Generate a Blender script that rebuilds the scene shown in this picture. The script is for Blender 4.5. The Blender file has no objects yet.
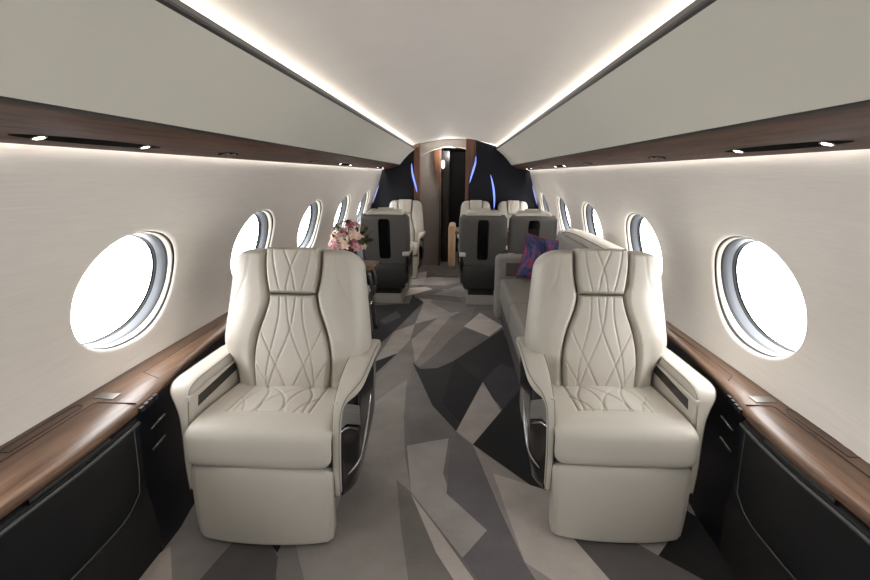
import bpy, math, random
import numpy as np
from mathutils import Vector, Matrix
random.seed(7); np.random.seed(7)
S = bpy.context.scene
COL = S.collection

# ------------------------------------------------------------------ helpers
def link_mesh(name, verts, faces, mat=None, parent=None, smooth=True, mats=None, fmat=None):
    me = bpy.data.meshes.new(name)
    me.from_pydata([tuple(map(float, v)) for v in verts], [], faces)
    me.update()
    if mats:
        for m in mats: me.materials.append(m)
        for p, i in zip(me.polygons, fmat): p.material_index = i
    elif mat: me.materials.append(mat)
    if smooth: me.polygons.foreach_set('use_smooth', [True]*len(me.polygons))
    ob = bpy.data.objects.new(name, me); COL.objects.link(ob)
    if parent: ob.parent = parent
    return ob

def tag(o, label, cat=None, group=None, kind=None):
    o['label'] = label
    if cat: o['category'] = cat
    if group: o['group'] = group
    if kind: o['kind'] = kind
    return o

def empty(name, loc=(0, 0, 0), rz=0):
    o = bpy.data.objects.new(name, None); COL.objects.link(o)
    o.location = loc; o.rotation_euler = (0, 0, rz); o.empty_display_size = .1
    return o

def structure(o, label):
    o['kind'] = 'structure'; o['label'] = label
    return o

def copy_tree(o, parent=None):
    c = o.copy(); COL.objects.link(c)
    if parent: c.parent = parent
    for ch in list(o.children): copy_tree(ch, c)
    return c

def join_geo(*gs):
    V, F = [], []
    for v, f in gs:
        n = len(V); V += [tuple(p) for p in v]; F += [tuple(i+n for i in q) for q in f]
    return V, F

def box_geo(x0, x1, y0, y1, z0, z1, b=0.0):
    """box with chamfered edges (b)"""
    if b <= 0:
        v = [(x, y, z) for x in (x0, x1) for y in (y0, y1) for z in (z0, z1)]
        f = [(0, 1, 3, 2), (4, 6, 7, 5), (0, 4, 5, 1), (2, 3, 7, 6), (0, 2, 6, 4), (1, 5, 7, 3)]
        return v, f
    import bmesh
    bm = bmesh.new(); v, f = box_geo(x0, x1, y0, y1, z0, z1)
    vs = [bm.verts.new(p) for p in v]
    for q in f: bm.faces.new([vs[i] for i in q])
    bmesh.ops.recalc_face_normals(bm, faces=bm.faces)
    bmesh.ops.bevel(bm, geom=bm.edges[:], offset=b, segments=3, affect='EDGES', profile=.5)
    bm.verts.index_update()
    out = [tuple(p.co) for p in bm.verts], [tuple(p.index for p in q.verts) for q in bm.faces]
    bm.free(); return out

def box(name, *a, mat=None, parent=None, b=0.0):
    v, f = box_geo(*a, b=b); return link_mesh(name, v, f, mat, parent, smooth=False)

def catmull(P, n):
    P = np.array(P, float); Q = np.vstack([2*P[0]-P[1], P, 2*P[-1]-P[-2]])
    seg = np.linalg.norm(np.diff(P, axis=0), axis=1); acc = np.concatenate([[0], np.cumsum(seg)])
    out = []
    for s in np.linspace(0, acc[-1], n):
        i = min(np.searchsorted(acc, s, side='right')-1, len(P)-2); u = (s-acc[i])/max(seg[i], 1e-9)
        p0, p1, p2, p3 = Q[i:i+4]
        out.append(.5*((2*p1)+(-p0+p2)*u+(2*p0-5*p1+4*p2-p3)*u*u+(-p0+3*p1-3*p2+p3)*u**3))
    return np.array(out)

def interp(tab):
    a = np.array(tab, float)
    return lambda t: np.interp(t, a[:, 0], a[:, 1])
def smooth(tab, n=200):
    """interpolated through catmull-rom points so outlines are curved"""
    c = catmull(tab, n); o = np.argsort(c[:, 0]); c = c[o]
    return lambda t: np.interp(t, c[:, 0], c[:, 1])
def sstep(a, b, x):
    u = np.clip((x-a)/(b-a), 0, 1); return u*u*(3-2*u)

def seg_dist(px, py, poly):
    d = np.full(px.shape, 9.)
    for (ax, ay), (bx, by) in zip(poly[:-1], poly[1:]):
        vx, vy = bx-ax, by-ay; L = vx*vx+vy*vy+1e-12
        u = np.clip(((px-ax)*vx+(py-ay)*vy)/L, 0, 1)
        d = np.minimum(d, np.hypot(px-ax-u*vx, py-ay-u*vy))
    return d

def grid_faces(nt, ns, wrap=False):
    F = []
    for i in range(nt-1):
        for j in range(ns if wrap else ns-1):
            k = (j+1) % ns
            F.append((i*ns+j, i*ns+k, (i+1)*ns+k, (i+1)*ns+j))
    return F

def pad(name, curve, wfun, dfun, back, mat, parent, ns=60, nt=60, seams=(), gw=.005, gd=.004, tspace=None, flip=1):
    """Upholstered pad: a curve in the y-z plane, swept across x by half width wfun(t); dfun(s,t,x,L) is its height along
    the curve's normal; back = offset of the rear face; seams = polylines in (x, length along curve)."""
    c = catmull(curve, 400); seg = np.linalg.norm(np.diff(c, axis=0), axis=1); acc = np.concatenate([[0], np.cumsum(seg)]); L = acc[-1]
    t = np.linspace(0, 1, nt) if tspace is None else tspace
    yy = np.interp(t*L, acc, c[:, 0]); zz = np.interp(t*L, acc, c[:, 1])
    dy = np.gradient(c[:, 0], acc); dz = np.gradient(c[:, 1], acc)
    ty = np.interp(t*L, acc, dy); tz = np.interp(t*L, acc, dz); m = np.hypot(ty, tz); ny, nz = -flip*tz/m, flip*ty/m
    s = np.linspace(-1, 1, ns); s = np.sign(s)*(1-(1-np.abs(s))**1.35)
    Sg, Tg = np.meshgrid(s, t); W = wfun(Tg)
    X = Sg*W
    D = dfun(Sg, Tg, X, L)
    for poly in seams:
        dd = seg_dist(X, Tg*L, poly); D = D-gd*np.exp(-(dd/gw)**2)
    V = np.stack([X, yy[:, None]+ny[:, None]*D, zz[:, None]+nz[:, None]*D], -1).reshape(-1, 3)
    Vb = np.stack([X*.985, (yy[:, None]+ny[:, None]*(back+0*D)), (zz[:, None]+nz[:, None]*(back+0*D))], -1).reshape(-1, 3)
    F = grid_faces(nt, ns); n = nt*ns
    per = [j for j in range(ns)]+[i*ns+ns-1 for i in range(1, nt)]+[(nt-1)*ns+j for j in range(ns-2, -1, -1)]+[i*ns for i in range(nt-2, 0, -1)]
    F += [tuple(n+q for q in reversed(f)) for f in F]
    for a, b in zip(per, per[1:]+per[:1]): F.append((b, a, n+a, n+b))
    return link_mesh(name, np.vstack([V, Vb]), F, mat, parent)

def sweep(name, pts, mat, parent, n=40, m=20, e=3.0, geo=False):
    """pts = (x, y, z, width, thickness); section is a rounded rectangle, width along x, thickness along the path's normal in y-z"""
    P = catmull(pts, n); V = []
    T = np.gradient(P[:, 1:3], axis=0); T /= np.linalg.norm(T, axis=1)[:, None]+1e-9
    a = np.linspace(0, 2*np.pi, m, endpoint=False)
    ca = np.sign(np.cos(a))*np.abs(np.cos(a))**(2/e); sa = np.sign(np.sin(a))*np.abs(np.sin(a))**(2/e)
    for i, p in enumerate(P):
        k = 1.0
        if i in (0, n-1): k = .55
        ny, nz = -T[i, 1], T[i, 0]
        for c_, s_ in zip(ca, sa):
            V.append((p[0]+c_*p[3]/2*k, p[1]+ny*s_*p[4]/2*k, p[2]+nz*s_*p[4]/2*k))
    F = grid_faces(n, m, True); F += [tuple(range(m-1, -1, -1)), tuple((n-1)*m+j for j in range(m))]
    if geo: return V, F
    return link_mesh(name, V, F, mat, parent)

def tube_geo(pts, r, m=8, n=None, closed=False):
    P = [Vector(p) for p in (catmull(pts, n) if n else pts)]; V = []; N = len(P)
    for i, p in enumerate(P):
        t = (P[(i+1) % N if closed else min(i+1, N-1)]-P[(i-1) % N if closed else max(i-1, 0)]).normalized()
        u = t.cross(Vector((0, 0, 1)));
        if u.length < .05: u = t.cross(Vector((1, 0, 0)))
        u.normalize(); w = u.cross(t)
        rr = r(i/(N-1)) if callable(r) else r
        for j in range(m):
            a = 2*math.pi*j/m; V.append(tuple(p+u*math.cos(a)*rr+w*math.sin(a)*rr))
    F = grid_faces(N, m, True)
    if closed: F += [((N-1)*m+j, (N-1)*m+(j+1) % m, (j+1) % m, j) for j in range(m)]
    else: F += [tuple(range(m-1, -1, -1)), tuple((N-1)*m+j for j in range(m))]
    return V, F
def tube(name, pts, r, mat, parent=None, **k):
    v, f = tube_geo(pts, r, **k); return link_mesh(name, v, f, mat, parent)

def prism_geo(poly, axis, a, b):
    """polygon in the two other axes, extruded along axis from a to b"""
    n = len(poly)
    def mk(p, q): return {'x': (q, p[0], p[1]), 'y': (p[0], q, p[1]), 'z': (p[0], p[1], q)}[axis]
    V = [mk(p, a) for p in poly]+[mk(p, b) for p in poly]
    F = [tuple(range(n)), tuple(range(2*n-1, n-1, -1))]+[(i, i+n, (i+1) % n+n, (i+1) % n) for i in range(n)]
    return V, F
def prism(name, poly, axis, a, b, mat, parent=None):
    v, f = prism_geo(poly, axis, a, b); o = link_mesh(name, v, f, mat, parent, smooth=False); fix_normals(o); return o
def fix_normals(o):
    import bmesh
    bm = bmesh.new(); bm.from_mesh(o.data); bmesh.ops.recalc_face_normals(bm, faces=bm.faces); bm.to_mesh(o.data); bm.free()

def lathe_geo(prof, n=24, c=(0, 0, 0)):
    V = [(c[0]+r*math.cos(2*math.pi*j/n), c[1]+r*math.sin(2*math.pi*j/n), c[2]+z) for r, z in prof for j in range(n)]
    F = grid_faces(len(prof), n, True); F += [tuple(range(n-1, -1, -1)), tuple((len(prof)-1)*n+j for j in range(n))]
    return V, F

# ------------------------------------------------------------------ materials
def srgb(c):
    return tuple(((v/255)/12.92 if v/255 <= .04045 else ((v/255+.055)/1.055)**2.4) for v in c)+(1,)
def new_mat(name):
    m = bpy.data.materials.new(name); m.use_nodes = True
    nt = m.node_tree; return m, nt, nt.nodes['Principled BSDF']
def node(nt, t, **k):
    n = nt.nodes.new(t)
    for a, v in k.items(): setattr(n, a, v)
    return n
def mapping(nt, scale):
    tc = node(nt, 'ShaderNodeTexCoord'); mp = node(nt, 'ShaderNodeMapping'); mp.inputs['Scale'].default_value = scale
    nt.links.new(tc.outputs['Object'], mp.inputs['Vector']); return mp.outputs['Vector']
def noise(nt, vec, scale, detail=4, rough=.55, dist=0):
    n = node(nt, 'ShaderNodeTexNoise'); n.inputs['Scale'].default_value = scale; n.inputs['Detail'].default_value = detail
    n.inputs['Roughness'].default_value = rough; n.inputs['Distortion'].default_value = dist
    nt.links.new(vec, n.inputs['Vector']); return n.outputs['Fac']
def ramp(nt, fac, stops):
    r = node(nt, 'ShaderNodeValToRGB'); e = r.color_ramp.elements
    while len(e) < len(stops): e.new(.5)
    for q, (p, c) in zip(e, stops): q.position = p; q.color = c
    nt.links.new(fac, r.inputs['Fac']); return r.outputs['Color']
def bump(nt, h, b, strength, dist):
    n = node(nt, 'ShaderNodeBump'); n.inputs['Strength'].default_value = strength; n.inputs['Distance'].default_value = dist
    nt.links.new(h, n.inputs['Height']); nt.links.new(n.outputs['Normal'], b.inputs['Normal'])
def mat_plain(name, c, rough=.5, metal=0., var=.04, scale=6, bs=.0, bd=.001, bscale=200, spec=.5, coat=0):
    m, nt, b = new_mat(name); v = mapping(nt, (1, 1, 1)); f = noise(nt, v, scale)
    a = tuple(x*(1-var) for x in srgb(c)[:3])+(1,); d = tuple(min(1, x*(1+var)) for x in srgb(c)[:3])+(1,)
    nt.links.new(ramp(nt, f, [(.3, a), (.7, d)]), b.inputs['Base Color'])
    b.inputs['Roughness'].default_value = rough; b.inputs['Metallic'].default_value = metal
    b.inputs['Specular IOR Level'].default_value = spec; b.inputs['Coat Weight'].default_value = coat
    if bs: bump(nt, noise(nt, v, bscale, 3), b, bs, bd)
    return m
def mat_emit(name, c, s):
    m, nt, b = new_mat(name); b.inputs['Base Color'].default_value = (0, 0, 0, 1)
    b.inputs['Emission Color'].default_value = srgb(c); b.inputs['Emission Strength'].default_value = s; return m
def mat_wood(name, dark, mid, light, rough=.35, grain=(24, 1.2, 24), coat=.15, spec=.5):
    m, nt, b = new_mat(name); v = mapping(nt, grain)
    f = noise(nt, v, 2.2, 6, .62, .35); v2 = mapping(nt, (grain[0]*5, grain[1]*2, grain[2]*5)); f2 = noise(nt, v2, 2, 3, .6)
    mx = node(nt, 'ShaderNodeMath', operation='MULTIPLY_ADD'); mx.inputs[1].default_value = .3
    nt.links.new(f2, mx.inputs[0]); nt.links.new(f, mx.inputs[2])
    nt.links.new(ramp(nt, mx.outputs[0], [(.45, srgb(dark)), (.65, srgb(mid)), (.88, srgb(light))]), b.inputs['Base Color'])
    b.inputs['Roughness'].default_value = rough; b.inputs['Coat Weight'].default_value = coat; b.inputs['Coat Roughness'].default_value = .25
    b.inputs['Specular IOR Level'].default_value = spec
    bump(nt, f2, b, .06, .0006); return m
def mat_linen(name, c):
    m, nt, b = new_mat(name); v = mapping(nt, (30, 4, 260)); f = noise(nt, v, 1.3, 5, .7)
    v2 = mapping(nt, (2, 1, 3)); g = noise(nt, v2, 3, 2)
    mx = node(nt, 'ShaderNodeMath', operation='MULTIPLY_ADD'); mx.inputs[1].default_value = .25
    nt.links.new(g, mx.inputs[0]); nt.links.new(f, mx.inputs[2])
    a = tuple(x*.92 for x in srgb(c)[:3])+(1,); d = tuple(min(1, x*1.05) for x in srgb(c)[:3])+(1,)
    nt.links.new(ramp(nt, mx.outputs[0], [(.4, a), (.85, d)]), b.inputs['Base Color'])
    b.inputs['Roughness'].default_value = .62; b.inputs['Specular IOR Level'].default_value = .25
    bump(nt, f, b, .12, .0006); return m

M = {}
M['leather'] = mat_plain('cream_leather', (192, 186, 175), .42, var=.025, scale=5, bs=.10, bd=.0006, bscale=420, spec=.42)
M['leather_side'] = mat_plain('cream_leather_edge', (192, 186, 175), .42, var=.02, bs=.08, bd=.0005, bscale=420, spec=.4)
M['linen'] = mat_linen('linen_wall', (232, 226, 218))
M['ceiling'] = mat_plain('ceiling_fabric', (208, 202, 195), .7, var=.015, bs=.05, bd=.0005, bscale=300, spec=.2)
M['bin'] = mat_plain('bin_leather', (212, 209, 198), .5, var=.02, scale=2, bs=.05, bd=.0004, bscale=350, spec=.35)
M['strip_dark'] = mat_plain('dark_strip', (44, 40, 37), .45)
M['strip_mid'] = mat_plain('grey_strip', (104, 99, 94), .45)
M['walnut'] = mat_wood('walnut', (66, 46, 33), (101, 75, 57), (126, 98, 78), .40, coat=.0, spec=.42)
M['walnut_dark'] = mat_wood('walnut_dark', (52, 34, 26), (84, 57, 44), (108, 78, 62), .5, coat=0, spec=.18)
M['walnut_upright'] = mat_wood('walnut_upright', (74, 46, 32), (104, 70, 50), (128, 90, 66), .4, grain=(30, 30, 1.5), coat=.05)
M['black_leather'] = mat_plain('black_leather', (25, 25, 26), .5, var=.08, bs=.15, bd=.0006, bscale=380, spec=.25)
M['kick'] = mat_plain('charcoal_carpet', (40, 38, 36), .9, var=.1, scale=40, bs=.2, bscale=300, spec=.1)
M['arm_piping'] = mat_plain('taupe_piping', (128, 120, 108), .5)
M['pipe'] = mat_plain('grey_piping', (66, 66, 66), .45)
M['black'] = mat_plain('soft_black', (16, 16, 17), .55)
M['slot'] = mat_plain('recess_black', (6, 6, 6), .9, spec=.05)
M['gloss'] = mat_plain('black_gloss', (13, 13, 13), .12, coat=.4)
M['navy_dark'] = mat_plain('navy_black', (15, 17, 25), .35)
M['chrome'] = mat_plain('chrome', (200, 200, 202), .14, 1.0)
M['satin'] = mat_plain('satin_metal', (132, 128, 122), .3, 1.0)
M['satin_light'] = mat_plain('satin_light_metal', (150, 147, 141), .35, .6)
M['silver'] = mat_plain('silver_grey', (74, 76, 80), .45, .2)
M['shell'] = mat_plain('grey_leather', (84, 81, 78), .5, var=.05, bs=.1, bd=.0005, bscale=380, spec=.35)
M['shell_low'] = mat_plain('charcoal_leather', (52, 50, 49), .5, var=.05, spec=.3)
M['plinth'] = mat_plain('light_grey_plinth', (168, 163, 154), .5)
M['sofa'] = mat_plain('grey_sofa_fabric', (140, 136, 131), .8, var=.06, scale=30, bs=.25, bd=.0008, bscale=500, spec=.2)
M['sofa_dark'] = mat_plain('dark_grey_fabric', (92, 89, 87), .8, var=.05, bs=.2, bd=.0008, bscale=500, spec=.2)
M['cream_ring'] = mat_plain('cream_plastic', (176, 170, 156), .4)
M['navy'] = mat_plain('navy_panel', (23, 23, 29), .7, var=.06, spec=.25)
M['taupe'] = mat_plain('taupe_panel', (150, 142, 137), .6, var=.03)
M['blue_led'] = mat_emit('blue_light', (120, 142, 255), 1.1)
M['soft_led'] = mat_emit('soft_light', (255, 246, 232), 2)
M['pale_led'] = mat_emit('pale_blue_light', (176, 186, 255), .6)
M['white_led'] = mat_emit('white_light', (255, 250, 240), 9)
M['thread'] = mat_plain('grey_thread', (84, 83, 80), .6)
M['leaf'] = mat_plain('leaf_green', (70, 74, 48), .5, var=.25, scale=40)
M['petal_pink'] = mat_plain('petal_pink', (204, 146, 150), .6, var=.12, scale=30)
M['petal_rose'] = mat_plain('petal_rose', (160, 92, 104), .6, var=.12, scale=30)
M['petal_cream'] = mat_plain('petal_cream', (238, 208, 188), .6, var=.06, scale=30)
M['petal_wine'] = mat_plain('petal_wine', (84, 36, 44), .6, var=.15, scale=30)
M['vase'] = mat_plain('vase_dark', (46, 42, 40), .2)
M['tan'] = mat_wood('tan_wood', (150, 116, 88), (174, 140, 108), (192, 158, 126), .4, grain=(20, 20, 2))

def mat_glass():
    m = bpy.data.materials.new('window_glass'); m.use_nodes = True; nt = m.node_tree; nt.nodes.clear()
    o = node(nt, 'ShaderNodeOutputMaterial'); t = node(nt, 'ShaderNodeBsdfTransparent'); t.inputs[0].default_value = (.96, .97, .98, 1)
    g = node(nt, 'ShaderNodeBsdfGlossy'); g.inputs['Roughness'].default_value = .02
    mx = node(nt, 'ShaderNodeMixShader'); mx.inputs[0].default_value = .04
    nt.links.new(t.outputs[0], mx.inputs[1]); nt.links.new(g.outputs[0], mx.inputs[2])
    nt.links.new(mx.outputs[0], o.inputs['Surface']); return m
M['glass'] = mat_glass()
def mat_pillow():
    m, nt, b = new_mat('pillow_print'); v = mapping(nt, (1, 1, 1))
    f = noise(nt, v, 5.5, 5, .6, 1.4)
    nt.links.new(ramp(nt, f, [(.36, srgb((30, 30, 54))), (.46, srgb((54, 58, 106))), (.53, srgb((84, 80, 126))), (.57, srgb((170, 46, 66))), (.60, srgb((176, 52, 70))), (.63, srgb((40, 42, 78)))]), b.inputs['Base Color'])
    b.inputs['Roughness'].default_value = .7; bump(nt, noise(nt, v, 300, 2), b, .2, .0008); return m
M['pillow'] = mat_pillow()
M['pillow_red'] = mat_plain('pillow_red_trim', (120, 36, 60), .7)
def carpet_mat(i, c):
    m, nt, b = new_mat('carpet_tone'); v = mapping(nt, (1, 1, 1)); f = noise(nt, v, 3.5, 5, .6); g = noise(nt, v, 260, 3, .7)
    mx = node(nt, 'ShaderNodeMath', operation='MULTIPLY_ADD'); mx.inputs[1].default_value = .55
    nt.links.new(g, mx.inputs[0]); nt.links.new(f, mx.inputs[2])
    q = srgb(c)[:3]; lum = .3*q[0]+.59*q[1]+.11*q[2]; g_ = 1.62*(lum/.17)**.62; q = [(.6*x+.4*lum*w_)*g_ for x, w_ in zip(q, (1.05, 1.0, .95))]
    a = tuple(x*.78 for x in q)+(1,); d = tuple(min(1, x*1.2) for x in q)+(1,)
    nt.links.new(ramp(nt, mx.outputs[0], [(.5, a), (1.0, d)]), b.inputs['Base Color'])
    b.inputs['Roughness'].default_value = .9; b.inputs['Specular IOR Level'].default_value = .12
    b.inputs['Sheen Weight'].default_value = .15
    bump(nt, g, b, .35, .002); return m
# ------------------------------------------------------------------ camera
cam_data = bpy.data.cameras.new('camera'); cam = bpy.data.objects.new('camera', cam_data); COL.objects.link(cam)
R_ = np.array([[.9988, -.0466, -.0186], [.0499, .9711, .2335], [.0072, -.2342, .9722]])
_U, _, _Vt = np.linalg.svd(R_); R_ = _U @ _Vt
mw = Matrix.Identity(4)
for i in range(3):
    mw[i][0] = R_[i, 0]; mw[i][1] = R_[i, 2]; mw[i][2] = -R_[i, 1]
mw[0][3], mw[1][3], mw[2][3] = .0623, 0, 1.40
cam.matrix_world = mw
cam_data.sensor_width = 36; cam_data.lens = 36*480/870; cam_data.clip_start = .05
S.camera = cam

Y0, Y1 = -2.4, 7.2
# ------------------------------------------------------------------ floor
CARPET = [
((110,101,97),[(-0.51,3.03),(-0.41,3.61),(-0.34,3.94),(-0.25,3.43),(-0.27,3.12),(-0.26,2.8),(-0.44,2.63)]),
((118,110,106),[(-0.41,2.83),(-0.28,2.24),(-0.19,1.85),(-0.08,1.35),(-0.43,1.33),(-0.74,1.92),(-0.55,2.51)]),
((119,111,105),[(-0.41,2.83),(-0.28,3.11),(-0.24,2.57),(-0.19,2.18),(-0.13,1.89),(-0.05,1.73),(0.01,1.36),(-0.07,1.35),(-0.19,1.85),(-0.28,2.24)]),
((106,99,92),[(-0.21,1.98),(-0.13,1.89),(-0.05,1.73),(-0.01,1.58),(0.03,1.36),(-0.07,1.35),(-0.14,1.63)]),
((103,96,94),[(-0.27,2.99),(-0.23,3.23),(-0.08,2.73),(0.07,2.43),(0.05,2.36),(0.04,1.99),(-0.17,2.29),(-0.24,2.57)]),
((126,120,117),[(-0.19,2.27),(0.03,2.36),(0.01,2.04),(0.05,1.87),(0.2,1.67),(0.1,1.52),(-0.03,1.73),(-0.13,1.89)]),
((138,129,122),[(-0.13,1.88),(0.01,1.65),(0.17,1.37),(0.1,1.36),(-0.0,1.54)]),
((97,92,96),[(0.07,2.43),(0.18,2.23),(0.26,1.81),(0.33,1.51),(0.42,1.38),(0.18,1.37),(0.1,1.52),(0.2,1.67),(0.03,1.89),(0.04,2.26)]),
((124,114,109),[(0.16,2.3),(0.48,1.89),(0.52,1.61),(0.49,1.47),(0.38,1.38),(0.33,1.51),(0.26,1.81)]),
((128,119,112),[(-0.56,3.43),(-0.51,4.15),(-0.34,4.39),(-0.34,3.94),(-0.41,3.61)]),
((34,31,33),[(-0.7,3.24),(-0.41,3.61),(-0.61,2.84)]),
((47,43,47),[(-1.08,4.96),(-0.47,5.14),(-0.47,5.56),(-0.31,5.24),(-0.51,4.15),(-0.61,3.72),(-0.72,3.31)]),
((78,71,74),[(-0.7,4.46),(-0.57,4.84),(-0.5,4.61),(-0.63,4.36)]),
((101,93,89),[(-0.31,5.19),(-0.27,5.06),(-0.34,4.39),(-0.51,4.15)]),
((92,84,82),[(-0.5,5.66),(-0.38,6.96),(-0.15,6.68),(-0.43,5.51)]),
((130,122,118),[(-0.31,5.19),(-0.43,5.47),(-0.16,6.98),(0.05,7.0),(0.15,5.05),(0.0,4.51),(-0.13,4.61),(-0.34,4.39)]),
((112,105,102),[(-0.09,6.41),(0.05,7.32),(0.19,5.72),(0.17,4.89),(-0.0,4.8),(-0.24,5.2)]),
((103,94,90),[(-0.34,4.39),(-0.13,4.61),(-0.33,3.94)]),
((127,117,110),[(-0.33,3.94),(-0.13,4.61),(0.0,4.65),(-0.15,4.01),(-0.25,3.43)]),
((112,104,99),[(0.0,4.65),(0.27,5.15),(0.16,4.33),(-0.0,3.96),(-0.08,3.66),(-0.2,3.27),(-0.25,3.43),(-0.15,4.01)]),
((147,138,131),[(0.13,4.35),(0.3,4.82),(0.5,4.38),(0.35,4.07)]),
((98,91,90),[(0.13,4.29),(0.35,4.07),(0.04,3.47),(-0.18,3.18),(-0.24,3.27),(-0.08,3.66),(-0.0,3.96)]),
((46,42,45),[(-0.19,3.18),(0.04,3.47),(0.49,4.29),(0.52,3.4),(0.47,2.53),(0.3,2.84),(0.24,3.1),(0.17,2.83),(-0.09,2.81)]),
((50,46,48),[(-0.27,3.42),(-0.2,3.3),(0.26,3.39),(0.25,3.1),(0.07,2.43),(-0.08,2.73)]),
((32,30,32),[(0.05,3.49),(0.24,3.1),(0.17,2.83),(0.09,2.53),(-0.02,2.76)]),
((66,60,68),[(0.4,3.45),(0.57,3.28),(0.49,2.74),(0.36,2.65),(0.25,3.12)]),
((128,118,113),[(0.25,3.1),(0.34,2.68),(0.16,2.3),(0.07,2.43)]),
((30,28,30),[(0.34,2.68),(0.49,2.99),(0.56,1.92),(0.48,1.89),(0.16,2.3)]),
((122,112,101),[(-1.08,1.3),(-1.06,1.44),(-1.02,1.51),(-0.88,1.29)]),
((104,97,93),[(-1.02,1.51),(-0.95,1.63),(-0.78,1.58),(-0.81,1.37),(-0.84,1.29),(-0.88,1.29)]),
((82,76,76),[(-0.79,1.56),(-0.68,1.59),(-0.59,1.48),(-0.54,1.31),(-0.84,1.29)]),
((30,28,28),[(-0.69,1.59),(-0.6,1.59),(-0.6,1.5)]),
((138,130,122),[(0.25,2.05),(0.5,1.93),(0.58,1.68),(0.54,1.64),(0.62,1.45),(0.65,1.38),(0.47,1.37),(0.41,1.44),(0.33,1.51)]),
((91,84,84),[(0.54,1.64),(0.58,1.68),(0.76,1.65),(0.84,1.57),(0.95,1.47),(1.02,1.41),(0.66,1.38),(0.62,1.45)]),
((122,114,110),[(0.76,1.65),(0.8,1.71),(0.97,1.72),(0.84,1.57)]),
((35,32,33),[(0.93,1.67),(1.06,1.84),(1.15,1.7),(1.11,1.4),(1.02,1.41),(0.95,1.47),(0.84,1.57)]),
]
def build_floor():
    tones = sorted({c for c, _ in CARPET}); base = (105, 98, 95); tones = [base]+[t for t in tones if t != base]
    mats = [carpet_mat(i, c) for i, c in enumerate(tones)]
    V, F, fm = [], [], []
    def add(poly, z, mi):
        n = len(V); V.extend((x, y, z) for x, y in poly); F.append(tuple(range(n, n+len(poly)))); fm.append(mi)
    add([(-1.2, Y0), (1.2, Y0), (1.2, 9.0), (-1.2, 9.0)], 0, 0)
    for i, (c, p) in enumerate(CARPET):
        a = sum(p[k][0]*p[(k+1) % len(p)][1]-p[(k+1) % len(p)][0]*p[k][1] for k in range(len(p)))
        add(p if a > 0 else p[::-1], .0006+.00012*i, tones.index(c))
    # the same patchwork goes on along the aisle, beyond the traced part
    random.seed(3)
    z = .006
    for (ya, yb) in ((5.2, 7.15), (-2.3, 1.3)):
        for k in range(16):
            cx, cy = random.uniform(-.9, .9), random.uniform(ya+.3, yb-.3); ang = random.uniform(.3, 1.2)*random.choice((-1, 1))
            l, w = random.uniform(.3, .8), random.uniform(.15, .35); ca, sa = math.cos(ang), math.sin(ang)
            q = [(-l, 0), (0, -w), (l, random.uniform(-.1, .1)), (random.uniform(-.1, .1), w)]
            q = [(max(-1.1, min(1.1, cx+a*ca-b*sa)), max(ya, min(yb, cy+a*sa+b*ca))) for a, b in q]
            add(q, z, random.randrange(len(tones))); z += .00005
    f = link_mesh('floor', V, F, smooth=False, mats=mats, fmat=fm)
    structure(f, 'cabin carpet in overlapping grey, taupe and black angular patches')
build_floor()

# ------------------------------------------------------------------ shell of the cabin
_wp = catmull([(.55, 1.247), (.64, 1.257), (.80, 1.255), (.968, 1.221), (1.134, 1.166), (1.30, 1.112), (1.44, 1.070), (1.50, 1.062), (1.58, 1.06)], 200)
def wallX(z, side=1): return np.interp(z, _wp[:, 0], _wp[:, 1])-side*.020*np.clip((1.25-z)/.65, 0, 1)
ZC, WA, WB, WE = .943, .303, .229, 2.2
WIN = {-1: [1.821+1.19*k for k in range(-3, 5)], 1: [1.912+1.185*k for k in range(-3, 5)]}
def oval(n):
    a = np.linspace(0, 2*np.pi, n, endpoint=False)
    c, s = np.cos(a), np.sin(a)
    return np.sign(c)*np.abs(c)**(2/WE), np.sign(s)*np.abs(s)**(2/WE)
def wall(side):
    z0, z1 = .57, 1.56; V, F = [], []
    cs = WIN[side]; ed = [Y0]+[(a+b)/2 for a, b in zip(cs, cs[1:])]+[Y1+.02]
    n = 96; cx, cz = oval(n); rings = [1.0, 1.02, 1.06, 1.14, 1.28]
    for c, a, b in zip(cs, ed, ed[1:]):
        base = len(V); outer = []
        for u, w in zip(cx, cz):
            du, dw = u*WA, w*WB
            k = min([((b-c) if du > 0 else (a-c))/du if abs(du) > 1e-6 else 9, ((z1-ZC) if dw > 0 else (z0-ZC))/dw if abs(dw) > 1e-6 else 9])
            outer.append([c+du*k, ZC+dw*k])
        for (yy, zz) in ((a, z0), (a, z1), (b, z0), (b, z1)):      # snap a ring point to each corner
            j = min(range(n), key=lambda q: (outer[q][0]-yy)**2+(outer[q][1]-zz)**2); outer[j] = [yy, zz]
        R = [[(c+u*WA*r, ZC+w*WB*r) for u, w in zip(cx, cz)] for r in rings]
        last = R[-1]; m = 8
        for k in range(1, m+1):
            q = k/m; R.append([(p[0]*(1-q)+o[0]*q, p[1]*(1-q)+o[1]*q) for p, o in zip(last, outer)])
        for ri, ring in enumerate(R):
            for (y, z) in ring:
                d = 0
                if ri < len(rings): d = {0: .012, 1: .003, 2: .0, 3: -.0, 4: 0}[ri]
                rr = math.hypot((y-c)/(WA*1.5), (z-ZC)/(WB*1.6)); d += .012*(1-float(sstep(.62, 1.0, rr)))
                V.append((side*(float(wallX(z, side))+d), y, z))
        nr = len(R)
        for i in range(nr-1):
            for j in range(n):
                k = (j+1) % n; f = (base+i*n+j, base+i*n+k, base+(i+1)*n+k, base+(i+1)*n+j)
                F.append(f if side < 0 else f[::-1])
    o = link_mesh('wall_left' if side < 0 else 'wall_right', V, F, M['linen'])
    structure(o, 'linen covered cabin side wall on the flowers side' if side < 0 else 'linen covered cabin side wall on the sofa side')
wall(-1); wall(1)

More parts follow.
